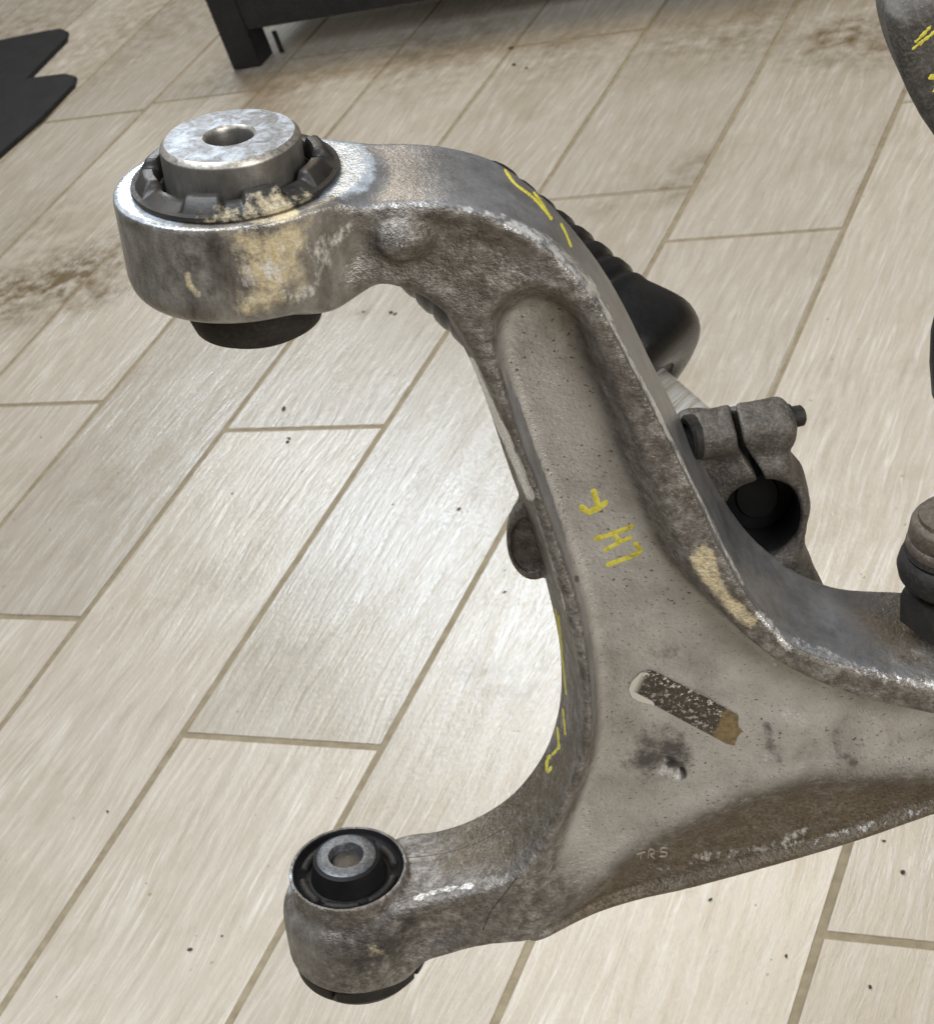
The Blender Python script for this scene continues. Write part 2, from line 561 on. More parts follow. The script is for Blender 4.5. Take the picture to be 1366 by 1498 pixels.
# ------------------------------------------------------------------ floor: grout bed and planks
W = 0.20325
PL = 4.375 * W
X0 = -1.42006
floor_me = from_arrays('floor', [(-9, -3, -.0011), (7, -3, -.0011), (7, 12, -.0011), (-9, 12, -.0011)], [(0, 1, 2, 3)])
floor = tag(link('floor', floor_me, M_GROUT), kind='structure')
G = 0.0048

def plank_mesh():
    bm = bmesh.new()
    w, l = W - G, PL - G
    bmesh.ops.create_cube(bm, size=1.0)
    for v in bm.verts:
        v.co = Vector((v.co.x * w, v.co.y * l, v.co.z * .008 - .004))
    bmesh.ops.bevel(bm, geom=[e for e in bm.edges if e.verts[0].co.z > -.001 and e.verts[1].co.z > -.001], offset=.0013, segments=2, affect='EDGES')
    me = bpy.data.meshes.new('plank')
    bm.to_mesh(me); bm.free()
    me.materials.append(M_TILE)
    return me

PM = plank_mesh()
row_joint = {-2: 10.95, -1: 7.05, 0: 5.25, 1: 6.74, 2: 4.545, 3: 8.35, 4: 5.30, 5: 3.845}
for k in range(-9, 9):
    j0 = row_joint.get(k, (k * 1.79 + 3.1) % 4.375) % 4.375
    for i in range(-1, 5):
        y = (j0 + (i + .5) * 4.375) * W
        x = X0 + (k + .5) * W
        c = RC @ (np.array([x, y, 0]) - CAM)
        if c[2] < .3:
            continue
        px, py = CX + FPX * c[0] / c[2], CY + FPX * c[1] / c[2]
        if not (-900 < px < 2300 and -900 < py < 2500):
            continue
        p = bpy.data.objects.new('plank', PM)
        COL.objects.link(p)
        p.parent = floor
        p.location = (x, y, random.uniform(-.0003, .0003))
        p.rotation_euler = (0, 0, random.choice((0, math.pi)))

# ------------------------------------------------------------------ the control arm
arm = tag(empty('control_arm', ARM_M), 'large grimy cast aluminium suspension arm with yellow lettering in the centre', 'control arm')
ZF, ZK = .022, -.026

front_px = [(430, 330), (490, 308), (560, 300), (640, 298), (700, 308), (755, 330), (805, 362), (850, 408), (885, 455), (912, 505), (950, 580), (985, 650), (1020, 722), (1052, 792), (1085, 852), (1122, 905), (1165, 945), (1226, 968), (1300, 990), (1366, 1004), (1460, 1022),
            -.0015, (1460, 1168), (1366, 1196), (1250, 1236), (1100, 1280), .0005, (960, 1320), .0085, (860, 1348), .0185, (720, 1378), .020, (640, 1401), ZF, (560, 1425), (520, 1400), (560, 1345), (640, 1318), (720, 1300), (765, 1275), (798, 1226), (835, 1152), (851, 1100), (856, 1050), (849, 980), (831, 900), (802, 800), (776, 720), (746, 640), (716, 570), (690, 515), (660, 468), (625, 440), (590, 425), (550, 419), (510, 428), (470, 448), (420, 440)]
back_px = [(430, 215), (500, 206), (560, 204), (630, 207), (690, 219), (732, 236), (775, 268), (815, 305), (850, 346), (885, 395), (912, 442), (945, 510), (985, 590), (1020, 658), (1060, 728), (1098, 778), (1145, 818), (1195, 846), (1240, 858), (1320, 861), (1366, 862), (1460, 866),
           -.0015, (1460, 1166), (1366, 1194), (1250, 1234), (1100, 1278), .0005, (960, 1318), .0085, (860, 1346), .0185, (720, 1376), .020, (640, 1399), ZF, (560, 1425), ZK, (540, 1270), (585, 1222), (640, 1212), (690, 1195), (740, 1164), (780, 1120), (806, 1070), (818, 1010), (816, 940), (802, 870), (784, 805), (764, 740), (742, 682), (714, 600), (686, 525), (660, 475), (640, 435), (600, 380), (560, 345), (510, 335), (430, 330)]
pk_top = [(716, 480), (730, 440), (765, 420), (812, 424), (852, 458), (884, 520), (910, 590), (938, 660), (968, 730), (1003, 810), (1044, 878), (1090, 930), (1142, 971), (1200, 1000), (1280, 1027), (1366, 1046), (1460, 1064),
          (1500, 1330), (1300, 1400), (1000, 1440), (720, 1470), (700, 1420), (712, 1362), (728, 1326), (752, 1298), (772, 1280), (790, 1252), (830, 1182), (858, 1110), (866, 1050), (860, 960), (843, 870), (813, 780), (777, 680), (740, 570)]
pk_bot = [(732, 495), (746, 452), (784, 434), (830, 455), (854, 520), (880, 592), (906, 662), (935, 735), (962, 800), (1008, 850), (1054, 892), (1104, 934), (1152, 962), (1206, 988), (1282, 1012), (1366, 1032), (1460, 1050),
          (1500, 1300), (1300, 1360), (1000, 1400), (740, 1420), (722, 1380), (735, 1342), (752, 1318), (776, 1300), (794, 1280), (808, 1248), (842, 1178), (869, 1110), (876, 1050), (870, 960), (853, 870), (824, 780), (788, 680), (751, 575)]
ridge_px = [(770, 1330), (850, 1288), (905, 1256), (1000, 1206), (1090, 1164), (1180, 1142), (1280, 1136), (1366, 1134), (1480, 1128), (1480, 1400), (770, 1500)]

H = .0009
gx = np.arange(-.060, .292, H); gy = np.arange(-.082, .350, H); gz = np.arange(-.050, .050, H)
X2, Y2 = np.meshgrid(gx, gy, indexing='ij')
def trace(pts, z):
    """outline points; a bare number changes the depth of those that follow"""
    out = []
    for p in pts:
        if isinstance(p, float):
            z = p
        else:
            out.append(loc(p, z)[:2])
    return np.array(out)
sF = sd_poly(catmull(trace(front_px, ZF), 4), X2, Y2)
sK = sd_poly(catmull(trace(back_px, ZK), 4), X2, Y2)
sPT = sd_poly(catmull(loc2(pk_top, ZF), 4), X2, Y2)
ZP = .002
sPB = sd_poly(catmull(loc2(pk_bot, ZP), 4), X2, Y2)
sR = sd_poly(loc2(ridge_px, ZP), X2, Y2)

below = sstep(.0, .004, -sR)
zp = ZP - .0075 * sstep(-.009, .021, -sR) + .0016 * np.exp(-(sR / .008) ** 2) + .0040 * below * sstep(.0075, .0035, -sF)
_q = loc((690, 1352), ZF)
zp += .0215 * sstep(.085, .012, np.hypot(X2 - _q[0], Y2 - _q[1]))
for p, r, h in [((1152, 1080), .011, .0012), ((1254, 1086), .013, .0013), ((1210, 1110), .016, -.0012)]:
    q = loc(p, ZP)
    zp += h * sstep(r, r * .55, np.hypot((X2 - q[0]) * 1.0, (Y2 - q[1]) * .62))
# dents by the label
for p, r, h in [((975, 1120), .0035, -.006), ((995, 1132), .0022, -.005), ((1130, 1100), .004, -.0018), ((1225, 1095), .004, -.0016)]:
    q = loc(p, ZP)
    zp += h * np.exp(-((X2 - q[0]) ** 2 + (Y2 - q[1]) ** 2) / (r * r))

Z3 = gz[None, None, :].astype(np.float32)
f32 = lambda a: a[:, :, None].astype(np.float32)
tt = np.clip((Z3 - ZK) / (ZF - ZK), 0, 1)
side = f32(sK) * (1 - tt) + f32(sF) * tt
# a dished front face: lower between the ridge and the arch
zf = ZF - .0035 * sstep(.002, .014, -sF) * sstep(-.004, .02, sPT)
D = smax(side, np.maximum(Z3 - f32(zf), ZK - Z3), np.float32(.0042))
tp = np.clip((Z3 - f32(zp)) / (ZF - f32(zp)), 0, 1)
pk = f32(sPB) * (1 - tp) + f32(sPT) * tp
pk = smax(pk, f32(zp) - Z3, np.float32(.006))
D = smax(D, -pk, np.float32(.0030))
del pk, side, tp
# raised boss on the upper face
q = loc((590, 352), ZF)
boss = np.sqrt((f32(X2) - q[0]) ** 2 / 1.35 + (f32(Y2) - q[1]) ** 2 + (Z3 - ZF + .0040) ** 2) - .0088
D = smin(D, boss.astype(np.float32), np.float32(.004))
# little lug on the inner edge
q = loc((778, 790), -.018)
lug = np.hypot((f32(X2) - q[0]) * 1.12, (f32(Y2) - q[1]) * .62) - .0116
lug = smax(lug, np.abs(Z3 + .019) - .0045, np.float32(.002))
lug2 = np.hypot((f32(X2) - q[0]) * 1.05, (f32(Y2) - q[1]) * .62) - .0088
lug2 = smax(lug2, -.0162 - Z3, np.float32(.0015))
lug = smax(lug, -lug2, np.float32(.0012))
D = smin(D, lug.astype(np.float32), np.float32(.0025))
# big hub
HT, HB, HR = .3292, .2895, .0440
r3 = np.sqrt(f32(X2) ** 2 + Z3 ** 2)
Y3 = f32(Y2)
hub = smax(np.sqrt(f32(X2) ** 2 + (Z3 * 1.09) ** 2) - HR, HB - Y3, np.float32(.011))
D = smin(D, hub.astype(np.float32), np.float32(.012))
D = smax(D, Y3 - HT, np.float32(.0022))
D = smax(D, -smax(r3 - .0272, .303 - Y3, np.float32(.001)), np.float32(.0012))
# small hub with a turned rim
ST, SB, SR = -.0175, -.0575, .0325
hub = smax(smax(r3 - SR, Y3 - ST, np.float32(.016)), SB - Y3, np.float32(.006))
D = smin(D, hub.astype(np.float32), np.float32(.009))
rim = smax(smax(r3 - .0268, Y3 + .0072, np.float32(.0015)), -.030 - Y3, np.float32(.001))
D = smin(D, rim.astype(np.float32), np.float32(.0018))
D = smax(D, -smax(r3 - .0250, -.024 - Y3, np.float32(.001)), np.float32(.0012))
del r3, hub, rim
V, F = surface_nets(D, np.array([gx[0], gy[0], gz[0]]), H)
del D
N = vnormals(V, F)
V = V + N * (wave_noise(V, 60, 3, 4) * .00010)[:, None]
arm_me = mesh_np('arm_body', V, F)

# masks for surface condition and for painted light and shade, worked out where each point of the casting lies
PXV = local_to_px(V)
def sample(S):
    i = np.clip(((V[:, 0] - gx[0]) / H), 0, len(gx) - 1.001); j = np.clip(((V[:, 1] - gy[0]) / H), 0, len(gy) - 1.001)
    a, b = i.astype(int), j.astype(int); fa, fb = i - a, j - b
    return S[a, b] * (1 - fa) * (1 - fb) + S[a + 1, b] * fa * (1 - fb) + S[a, b + 1] * (1 - fa) * fb + S[a + 1, b + 1] * fa * fb
def blob(P, soft):
    d = sd_poly(np.array(P, float), PXV[:, 0], PXV[:, 1])
    return sstep(soft, -soft, d)
def stroke(P, w):
    d, _ = seg_dist(np.array(P, float), PXV[:, 0], PXV[:, 1], closed=False)
    return sstep(w, w * .15, d)
front_ok = (N @ (CAM_LOCAL / np.linalg.norm(CAM_LOCAL)) > -.2).astype(float)
vF = sample(sF); vPB = sample(sPB); vR = sample(sR)
_flat = blob([(418, 1330), (466, 1345), (474, 1432), (440, 1420), (424, 1380)], 10) * .8
panel = sstep(.003, -.002, vPB) * sstep(.005, -.012, -vR) * (V[:, 2] < .018)
panel = panel * (1 - blob([(690, 1250), (800, 1238), (880, 1300), (860, 1400), (690, 1400)], 45))
top = np.clip((.72 * N[:, 1] + .69 * N[:, 0] - .42) * 3.2, 0, 1) * (PXV[:, 1] < 1120) * (V[:, 2] < .0235)  # skylight tint where normals face up and right
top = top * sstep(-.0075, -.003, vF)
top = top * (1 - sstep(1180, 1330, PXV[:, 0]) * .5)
cream = np.maximum.reduce([
    blob([(340, 335), (455, 320), (452, 400), (415, 440), (360, 465), (345, 470), (355, 420), (345, 380)], 40) * .95,
    blob([(380, 335), (440, 330), (440, 400), (380, 410)], 25) * 1.0,
    stroke([(274, 402), (277, 415), (289, 430)], 9) * .95,
    blob([(1008, 818), (1030, 795), (1046, 806), (1054, 845), (1072, 872), (1108, 905), (1098, 922), (1066, 898), (1036, 862)], 7) * 1.0,
    blob([(535, 1380), (560, 1378), (565, 1398), (540, 1402)], 14) * .72,
    blob([(355, 308), (430, 295), (440, 318), (370, 335)], 8) * .9]) * front_ok
bare = np.maximum.reduce([
    stroke([(688, 528), (716, 592), (736, 632), (752, 668), (776, 726)], 12) * 1.35,
    stroke([(776, 726), (800, 800), (826, 890)], 6) * .62,
    stroke([(742, 328), (790, 345), (830, 382), (862, 420), (888, 468)], 19) * .86,
    stroke([(800, 355), (840, 395)], 9),
    stroke([(888, 462), (950, 580), (1000, 680), (1050, 782), (1085, 855)], 6) * 1.0,
    stroke([(1112, 900), (1130, 920), (1152, 948)], 15) * .92,
    stroke([(1165, 938), (1226, 965), (1300, 992), (1366, 1004)], 20) * .62,
    stroke([(608, 1314), (640, 1304), (690, 1296)], 9) * .9,
    stroke([(490, 308), (560, 300), (640, 297), (740, 318)], 10) * .70,
    blob([(440, 320), (540, 312), (540, 350), (470, 420), (430, 440)], 34) * .66,
    blob([(320, 330), (440, 330), (440, 440), (340, 470)], 40) * .60,
    stroke([(425, 440), (450, 425)], 22) * .85,
    stroke([(960, 1268), (1120, 1240), (1250, 1215), (1366, 1182)], 16) * .62,
    stroke([(1150, 1225), (1180, 1215)], 13) * .85,
    blob([(565, 340), (612, 340), (612, 368), (570, 372)], 16) * .58,
    stroke([(930, 1252), (985, 1240)], 7) * .6,
    stroke([(1120, 960), (1132, 972)], 9) * .85]) * front_ok
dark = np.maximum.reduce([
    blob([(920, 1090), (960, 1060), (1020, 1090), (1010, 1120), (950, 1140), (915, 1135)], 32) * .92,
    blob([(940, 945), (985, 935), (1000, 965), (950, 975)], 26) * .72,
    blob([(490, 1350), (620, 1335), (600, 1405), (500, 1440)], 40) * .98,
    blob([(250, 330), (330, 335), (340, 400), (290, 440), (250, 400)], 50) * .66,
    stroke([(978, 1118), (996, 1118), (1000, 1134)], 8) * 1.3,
    stroke([(1122, 1062), (1125, 1090), (1142, 1112)], 13) * .62,  # this crescent and the next paint the shading of the dents
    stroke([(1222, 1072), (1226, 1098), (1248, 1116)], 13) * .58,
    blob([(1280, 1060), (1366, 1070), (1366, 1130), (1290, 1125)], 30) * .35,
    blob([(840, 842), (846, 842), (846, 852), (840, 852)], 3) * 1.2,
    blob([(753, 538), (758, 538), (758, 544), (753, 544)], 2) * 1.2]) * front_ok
brown = np.maximum.reduce([
    sstep(-.010, .016, -vR) * sstep(.003, -.004, vPB) * 1.0,  # shade of the down-facing band, painted in brown
    blob([(560, 390), (640, 310), (760, 350), (860, 440), (900, 560), (700, 440)], 60) * .50,
    blob([(640, 1230), (800, 1090), (850, 1080), (840, 1160), (760, 1270), (640, 1290)], 30) * .85,
    blob([(1225, 875), (1366, 860), (1366, 985), (1270, 950)], 40) * .95]) * front_ok
rr = np.hypot(V[:, 0], V[:, 2] * 1.05)
machined = np.where((V[:, 1] > HT - .002) & (N[:, 1] > .6), sstep(.052, .047, rr), 0) 
machined = np.maximum(machined, np.where(N[:, 1] > .7, blob([(470, 190), (522, 203), (545, 226), (540, 250), (512, 285), (470, 285)], 6) * .95, 0)) * front_ok
machined *= 1 - .75 * sstep(330, 400, PXV[:, 0]) * sstep(270, 300, PXV[:, 1])
machined *= 1 - .92 * sstep(225, 310, PXV[:, 0]) * (PXV[:, 0] < 465) * (PXV[:, 1] > 250)
machined = np.maximum(machined, blob([(412, 1275), (430, 1255), (436, 1300), (425, 1318), (412, 1310)], 16) * .75 * front_ok)
smooth = sstep(.052, .045, rr) * (V[:, 1] > .27) * .95
smooth = np.maximum(smooth, _flat)
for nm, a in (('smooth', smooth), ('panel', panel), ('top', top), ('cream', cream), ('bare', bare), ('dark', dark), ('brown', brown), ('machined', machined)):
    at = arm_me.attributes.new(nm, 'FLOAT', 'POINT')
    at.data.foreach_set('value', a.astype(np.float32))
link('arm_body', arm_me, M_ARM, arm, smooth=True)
bvh = BVHTree.FromPolygons([Vector(v) for v in V], [tuple(int(i) for i in f) for f in F])

def hit(p, off=0.0):
    d = FR @ ray(p); d /= np.linalg.norm(d)
    h, n, i, dist = bvh.ray_cast(Vector(CAM_LOCAL), Vector(d))
    if h is None:
        return None, None
    return np.array(h) + np.array(n) * off, np.array(n)

def paint(name, strokes, mat, parent, off=.00016, hitf=hit, jag=.25):
    """brushed strokes laid on the casting: list of (points px, width px)"""
    Vv, Ff = [], []
    for pts, w in strokes:
        P = catmull(pts, 6, closed=False)
        L = np.concatenate([[0], np.cumsum(np.linalg.norm(np.diff(P, axis=0), axis=1))])
        n = max(4, int(L[-1] / 2))
        s = np.linspace(0, L[-1], n)
        C = np.stack([np.interp(s, L, P[:, i]) for i in (0, 1)], 1)
        T = np.gradient(C, axis=0); T /= np.linalg.norm(T, axis=1)[:, None] + 1e-9
        Nn = np.stack([-T[:, 1], T[:, 0]], 1)
        rows = []
        for k in range(n):
            e = min(s[k], L[-1] - s[k])
            ww = w / 2 * math.sqrt(max(0.12, 1 - max(0, 1 - e / (w / 2)) ** 2)) * (1 + jag * random.uniform(-.5, .5))
            row = []
            for q in (-1, -.5, 0, .5, 1):
                h, nn = hitf(C[k] + Nn[k] * ww * q, off if abs(q) < .9 else off * .2)
                row.append(h)
            rows.append(row)
        for k in range(n - 1):
            for j in range(4):
                quad = [rows[k][j], rows[k + 1][j], rows[k + 1][j + 1], rows[k][j + 1]]
                if any(x is None for x in quad):
                    continue
                if max(np.linalg.norm(quad[0] - x) for x in quad) > .006:
                    continue
                b = len(Vv)
                Vv += quad
                Ff.append((b, b + 1, b + 2, b + 3))
    if not Ff:
        return None
    me = from_arrays(name, Vv, Ff)
    bm = bmesh.new(); bm.from_mesh(me)
    bmesh.ops.remove_doubles(bm, verts=bm.verts, dist=1e-6)
    bm.to_mesh(me); bm.free()
    return link(name, me, mat, parent, smooth=True)

tag(paint('painted_letter', [([(867, 715), (871, 727), (876, 742)], 9), ([(847, 739), (856, 746), (865, 752)], 9), ([(862, 749), (876, 742), (889, 733)], 9)], M_YEL, arm), 'yellow hand-painted letter T')
tag(paint('painted_letter', [([(868, 789), (895, 781), (927, 769)], 7), ([(882, 806), (909, 792), (925, 785)], 6), ([(897, 781), (907, 792)], 7)], M_YEL, arm), 'yellow hand-painted letter H')
tag(paint('painted_letter', [([(886, 827), (912, 818), (937, 808)], 7), ([(938, 808), (933, 800), (927, 793)], 8)], M_YEL, arm), 'yellow hand-painted letter L')
tag(paint('paint_streak', [([(738, 247), (753, 268), (781, 290), (808, 321)], 4), ([(780, 280), (794, 299), (807, 322)], 4), ([(820, 326), (828, 342), (836, 362)], 4)], M_YEL, arm, jag=.45), 'yellow paint streaks on the outer curve')
tag(paint('paint_streak', [([(812, 890), (820, 940), (828, 1017)], 3), ([(817, 900), (823, 960)], 2.5), ([(823, 1036), (827, 1076)], 3), ([(815, 1064), (818, 1097)], 3.5), ([(806, 1106), (814, 1098), (819, 1090)], 4), ([(806, 1104), (800, 1114), (801, 1130), (807, 1121)], 4.5)], M_YEL, arm, jag=.45), 'thin yellow letters on the inner edge')
M_CAST = mat_simple('bright_cast_letters', (.26, .23, .19), (.52, .49, .44), .5, .35, 400, 900, .5)
paint('cast_mark', [([(930, 1250), (944, 1246)], 2.5), ([(938, 1247), (936, 1257)], 2.5), ([(947, 1256), (949, 1243), (956, 1244), (955, 1249), (950, 1250), (957, 1256)], 2.5),
                    ([(975, 1240), (966, 1241), (966, 1246), (974, 1247), (974, 1252), (964, 1253)], 2.5)], M_CAST, arm, .0005)

paint('casting_seam', [([(592, 1256), (640, 1250), (690, 1237), (738, 1212)], 1.3), ([(756, 1284), (738, 1308), (718, 1334), (706, 1362)], 1.8)], M_COLLAR, arm, .0001, jag=1.2)
# worn label stuck on the panel
lab_px = np.array([(919, 1008), (924, 996), (936, 984), (950, 979), (960, 982), (1000, 1003), (1040, 1023), (1070, 1040), (1080, 1046), (1079, 1062), (1086, 1068), (1078, 1078), (1074, 1090), (1062, 1087), (1040, 1075), (1000, 1054), (960, 1032), (935, 1026), (924, 1020)], float)
def decal(name, poly, mat, step=2.5, off=.0004, ax=None):
    x0, y0 = poly.min(0) - step; x1, y1 = poly.max(0) + step
    xs, ys = np.arange(x0, x1 + step, step), np.arange(y0, y1 + step, step)
    GX, GY = np.meshgrid(xs, ys, indexing='ij')
    s = sd_poly(poly, GX, GY)
    idm, Vv, Uv, Ff = {}, [], [], []
    def vert(i, j):
        if (i, j) in idm:
            return idm[(i, j)]
        p = np.array([GX[i, j], GY[i, j]])
        if s[i, j] > 0:
            best = None
            for a, b in zip(poly, np.roll(poly, -1, 0)):
                e = b - a; t = np.clip((p - a) @ e / (e @ e), 0, 1); q = a + t * e
                dd = np.linalg.norm(p - q)
                if best is None or dd < best[0]:
                    best = (dd, q)
            p = best[1]
        h, n = hit(p, off)
        idm[(i, j)] = len(Vv); Vv.append(h)
        o, e1, e2 = ax
        M2 = np.linalg.inv(np.stack([e1, e2], 1)); Uv.append(M2 @ (p - o))
        return idm[(i, j)]
    for i in range(len(xs) - 1):
        for j in range(len(ys) - 1):
            if min(s[i, j], s[i + 1, j], s[i, j + 1], s[i + 1, j + 1]) < 0:
                Ff.append((vert(i, j), vert(i + 1, j), vert(i + 1, j + 1), vert(i, j + 1)))
    me = from_arrays(name, Vv, Ff)
    for k, nm in enumerate(('u', 'v')):
        a = me.attributes.new(nm, 'FLOAT', 'POINT'); a.data.foreach_set('value', np.array(Uv)[:, k].astype(np.float32))
    return link(name, me, mat, arm, smooth=True)
tag(decal('label', lab_px, M_LABEL, ax=(np.array([932., 980.]), np.array([146., 75.]), np.array([-18., 38.]))), 'peeling dark label with white remnants')

# ---- large bushing
lb = tag(empty('large_bushing'), 'large bushing with pale scratched sleeve in a notched dark collar')
lb.parent = arm
Y0 = HT
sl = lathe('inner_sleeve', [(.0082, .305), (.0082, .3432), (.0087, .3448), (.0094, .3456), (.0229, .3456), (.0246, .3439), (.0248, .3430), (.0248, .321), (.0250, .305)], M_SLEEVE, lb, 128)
lathe('bore_step', [(.0082, .332), (.0068, .332), (.0068, .3335), (.0072, .3345), (.0082, .3345)], M_STEEL, sl, 64)
lathe('rubber_core', [(.0248, .293), (.0273, .293), (.0273, .319), (.0260, .3205), (.0248, .319)], M_RUB, lb, 96)

def collar_mesh():
    seg = 360
    Vv, Ff = [], []
    nprof = 9
    for j in range(seg):
        a = 360.0 * j / seg
        tab = 0.0
        for c in (84, 0, 180, 270):
            for s_ in (-19, 19):
                d = abs((a - (c + s_) + 180) % 360 - 180)
                tab = max(tab, float(sstep(14.0, 10.2, np.array(d))))
        # profile: lip, slope, crown, inner wall
        crown = .3344 + .0027 * tab
        ro = .0318 + .0006 * tab
        prof = [(.0272, .3296), (.0366, .3296), (.0372, .3303), (.0369, .3315), (.0352, .3320), (ro, crown - .0006), (ro - .0012, crown), (.0288 - .0004 * tab, crown - .0002), (.0276, crown - .0016)]
        ar = math.radians(a)
        for r, y in prof:
            Vv.append((r * math.cos(ar), y, r * math.sin(ar)))
    for j in range(seg):
        j2 = (j + 1) % seg
        for i in range(nprof):
            i2 = (i + 1) % nprof
            Ff.append((j * nprof + i, j * nprof + i2, j2 * nprof + i2, j2 * nprof + i))
    me = from_arrays('collar', Vv, Ff)
    bm = bmesh.new(); bm.from_mesh(me); bmesh.ops.recalc_face_normals(bm, faces=bm.faces); bm.to_mesh(me); bm.free()
    return me

def mat_collar_cream():
    t = NT('dark_collar_with_grease')
    v = t.obj()
    a = t.noise(v, 110, 6, .7); f = t.noise(v, 520, 4, .7)
    c = t.ramp(a, [(.3, (.011, .010, .009)), (.7, (.034, .030, .027))])
    sep = t.n('ShaderNodeSeparateXYZ', Vector=v)
    ang = t.math('ARCTAN2', sep.outputs['Z'], sep.outputs['X'])
    m = t.math('SUBTRACT', 1.0, t.math('DIVIDE', t.math('ABSOLUTE', t.math('SUBTRACT', ang, 1.22)), .78), True)
    rad = t.n('ShaderNodeVectorMath', _operation='LENGTH')
    t.set(rad, 'i0', t.mapping(v, (1, 0, 1)))
    ro = t.ramp(t.math('MULTIPLY', rad.outputs['Value'], 25.0), [(.72, 0.0), (.86, 1.0)])
    cm = mask_break(t, t.math('MULTIPLY', t.ramp(m, [(0.0, 0.0), (.5, .56)]), ro), v, 150, .40, .75, 6, 1.9)
    c = t.mix(cm, c, t.ramp(t.noise(v, 240, 5, .7), [(.3, (.34, .27, .16)), (.6, (.55, .48, .34))]))
    nb = t.bump(a, .3, .0006); nb = t.bump(f, .3, .0003, nb)
    return t.out(c, t.math('ADD', .38, t.math('MULTIPLY', f, .2)), .1, nb)

cme = collar_mesh()
co = link('collar', cme, mat_collar_cream(), lb, smooth=True)
cme.set_sharp_from_angle(angle=math.radians(40))
lathe('lower_rubber', [(.0, .300), (.0250, .300), (.0256, .2850), (.0252, .2785), (.0236, .2737), (.0200, .2715), (.0100, .2710), (.0, .2710)], M_RUBD, lb, 96, wob=.004)

# ---- small bushing
sb = tag(empty('small_bushing'), 'small bushing with bright steel sleeve in black rubber')
sb.parent = arm
s2 = lathe('inner_sleeve', [(.0074, -.020), (.0074, -.0010), (.0081, .0000), (.0124, .0), (.0134, -.0006), (.0137, -.002), (.0137, -.020)], M_STEEL, sb, 96)
lathe('bore_plug', [(.0, -.0038), (.0060, -.0040), (.0073, -.0046), (.0073, -.018), (.0, -.018)], M_COLLAR, s2, 64, closed=False)
rb = lathe('rubber_core', [(.0137, -.0012), (.0150, -.0016), (.0155, -.0045), (.0165, -.0085), (.0174, -.0118), (.0196, -.0124), (.0234, -.0108), (.0243, -.0092), (.0248, -.0080), (.0250, -.0078), (.0250, -.0080), (.0250, -.0084), (.0250, -.022), (.0138, -.022)], M_RUB, sb, 96)
for a0, a1 in ((8, 62), (72, 118), (128, 172), (188, 235), (250, 300), (312, 350)):
    bm = bmesh.new()
    n = 18
    ring = []
    for k in range(n + 1):
        a = math.radians(a0 + (a1 - a0) * k / n)
        e = .0 if k in (0, n) else 1.0
        rws = [(.0186, -.0128), (.0190, -.0104 - .0012 * (1 - e)), (.0208, -.0096 - .0012 * (1 - e)), (.0224, -.0102 - .0012 * (1 - e)), (.0228, -.0128)]
        ring.append([bm.verts.new((r * math.cos(a), y, r * math.sin(a))) for r, y in rws])
    for k in range(n):
        for i in range(4):
            bm.faces.new((ring[k][i], ring[k][i + 1], ring[k + 1][i + 1], ring[k + 1][i]))
    bm.faces.new(ring[0]); bm.faces.new(ring[-1][::-1])
    bmesh.ops.recalc_face_normals(bm, faces=bm.faces)
    me = bpy.data.meshes.new('rubber_rib'); bm.to_mesh(me); bm.free()
    link('rubber_rib', me, M_RUBD, rb, smooth=True)
# lower seal with notches and its steel lip
def arc_band(name, a0, a1, r0, r1, y0, y1, mat, parent):
    bm = bmesh.new()
    n = max(4, int((a1 - a0) / 4)); ring = []
    for k in range(n + 1):
        a = math.radians(a0 + (a1 - a0) * k / n)
        ring.append([bm.verts.new((r * math.cos(a), y, r * math.sin(a))) for r, y in ((r0, y1), (r1 - .0008, y1), (r1, y1 - .0008), (r1, y0 + .001), (r1 - .001, y0), (r0, y0))])
    for k in range(n):
        for i in range(6):
            i2 = (i + 1) % 6
            bm.faces.new((ring[k][i], ring[k][i2], ring[k + 1][i2], ring[k + 1][i]))
    bm.faces.new(ring[0]); bm.faces.new(ring[-1][::-1])
    bmesh.ops.recalc_face_normals(bm, faces=bm.faces)
    me = bpy.data.meshes.new(name); bm.to_mesh(me); bm.free()
    o = link(name, me, mat, parent, smooth=True)
    me.set_sharp_from_angle(angle=math.radians(40))
    return o
for a0, a1 in ((-50, 28), (34, 108), (114, 200), (206, 304)):
    arc_band('lower_seal', a0, a1, .012, .0306, -.0640, -.0568, M_RUBD, sb)
lathe('lower_lip', [(.010, -.058), (.0268, -.058), (.0272, -.0672), (.0262, -.0690), (.010, -.0690)], M_COLLAR, sb, 96)

# ---- ball joint stud at the right edge
q = loc((1390, 884), .000)
bj = tag(empty('ball_joint'), 'dark ball joint with rubber boot and hexagonal base')
bj.parent = arm
bj.location = (q[0], 0, q[2])
yb = q[1]
lathe('hex_base', [(.0, yb - .007), (.0200, yb - .007), (.0203, yb + .006), (.0196, yb + .0085), (.0, yb + .0085)], M_RUBD, bj, 6, closed=False)
lathe('boot', [(.0150, yb + .006), (.0152, yb + .0095), (.0190, yb + .0130), (.0214, yb + .0160), (.0222, yb + .0200), (.0212, yb + .0240), (.0190, yb + .0262), (.0198, yb + .0280), (.0190, yb + .0300), (.0, yb + .0300), (.0, yb + .006)], M_RUBD, bj, 72, closed=False)
lathe('boot_cap', [(.0188, yb + .0285), (.0192, yb + .031), (.0186, yb + .0335), (.0180, yb + .0340), (.0184, yb + .0350), (.0176, yb + .0405), (.0168, yb + .0420), (.0150, yb + .0428), (.0146, yb + .0445), (.010, yb + .046), (.0, yb + .0462)], mat_simple('brown_cap', (.05, .04, .03), (.13, .105, .08), .6, .2, 200, 600, .6, .4, (.26, .22, .17)), bj, 72, closed=False)

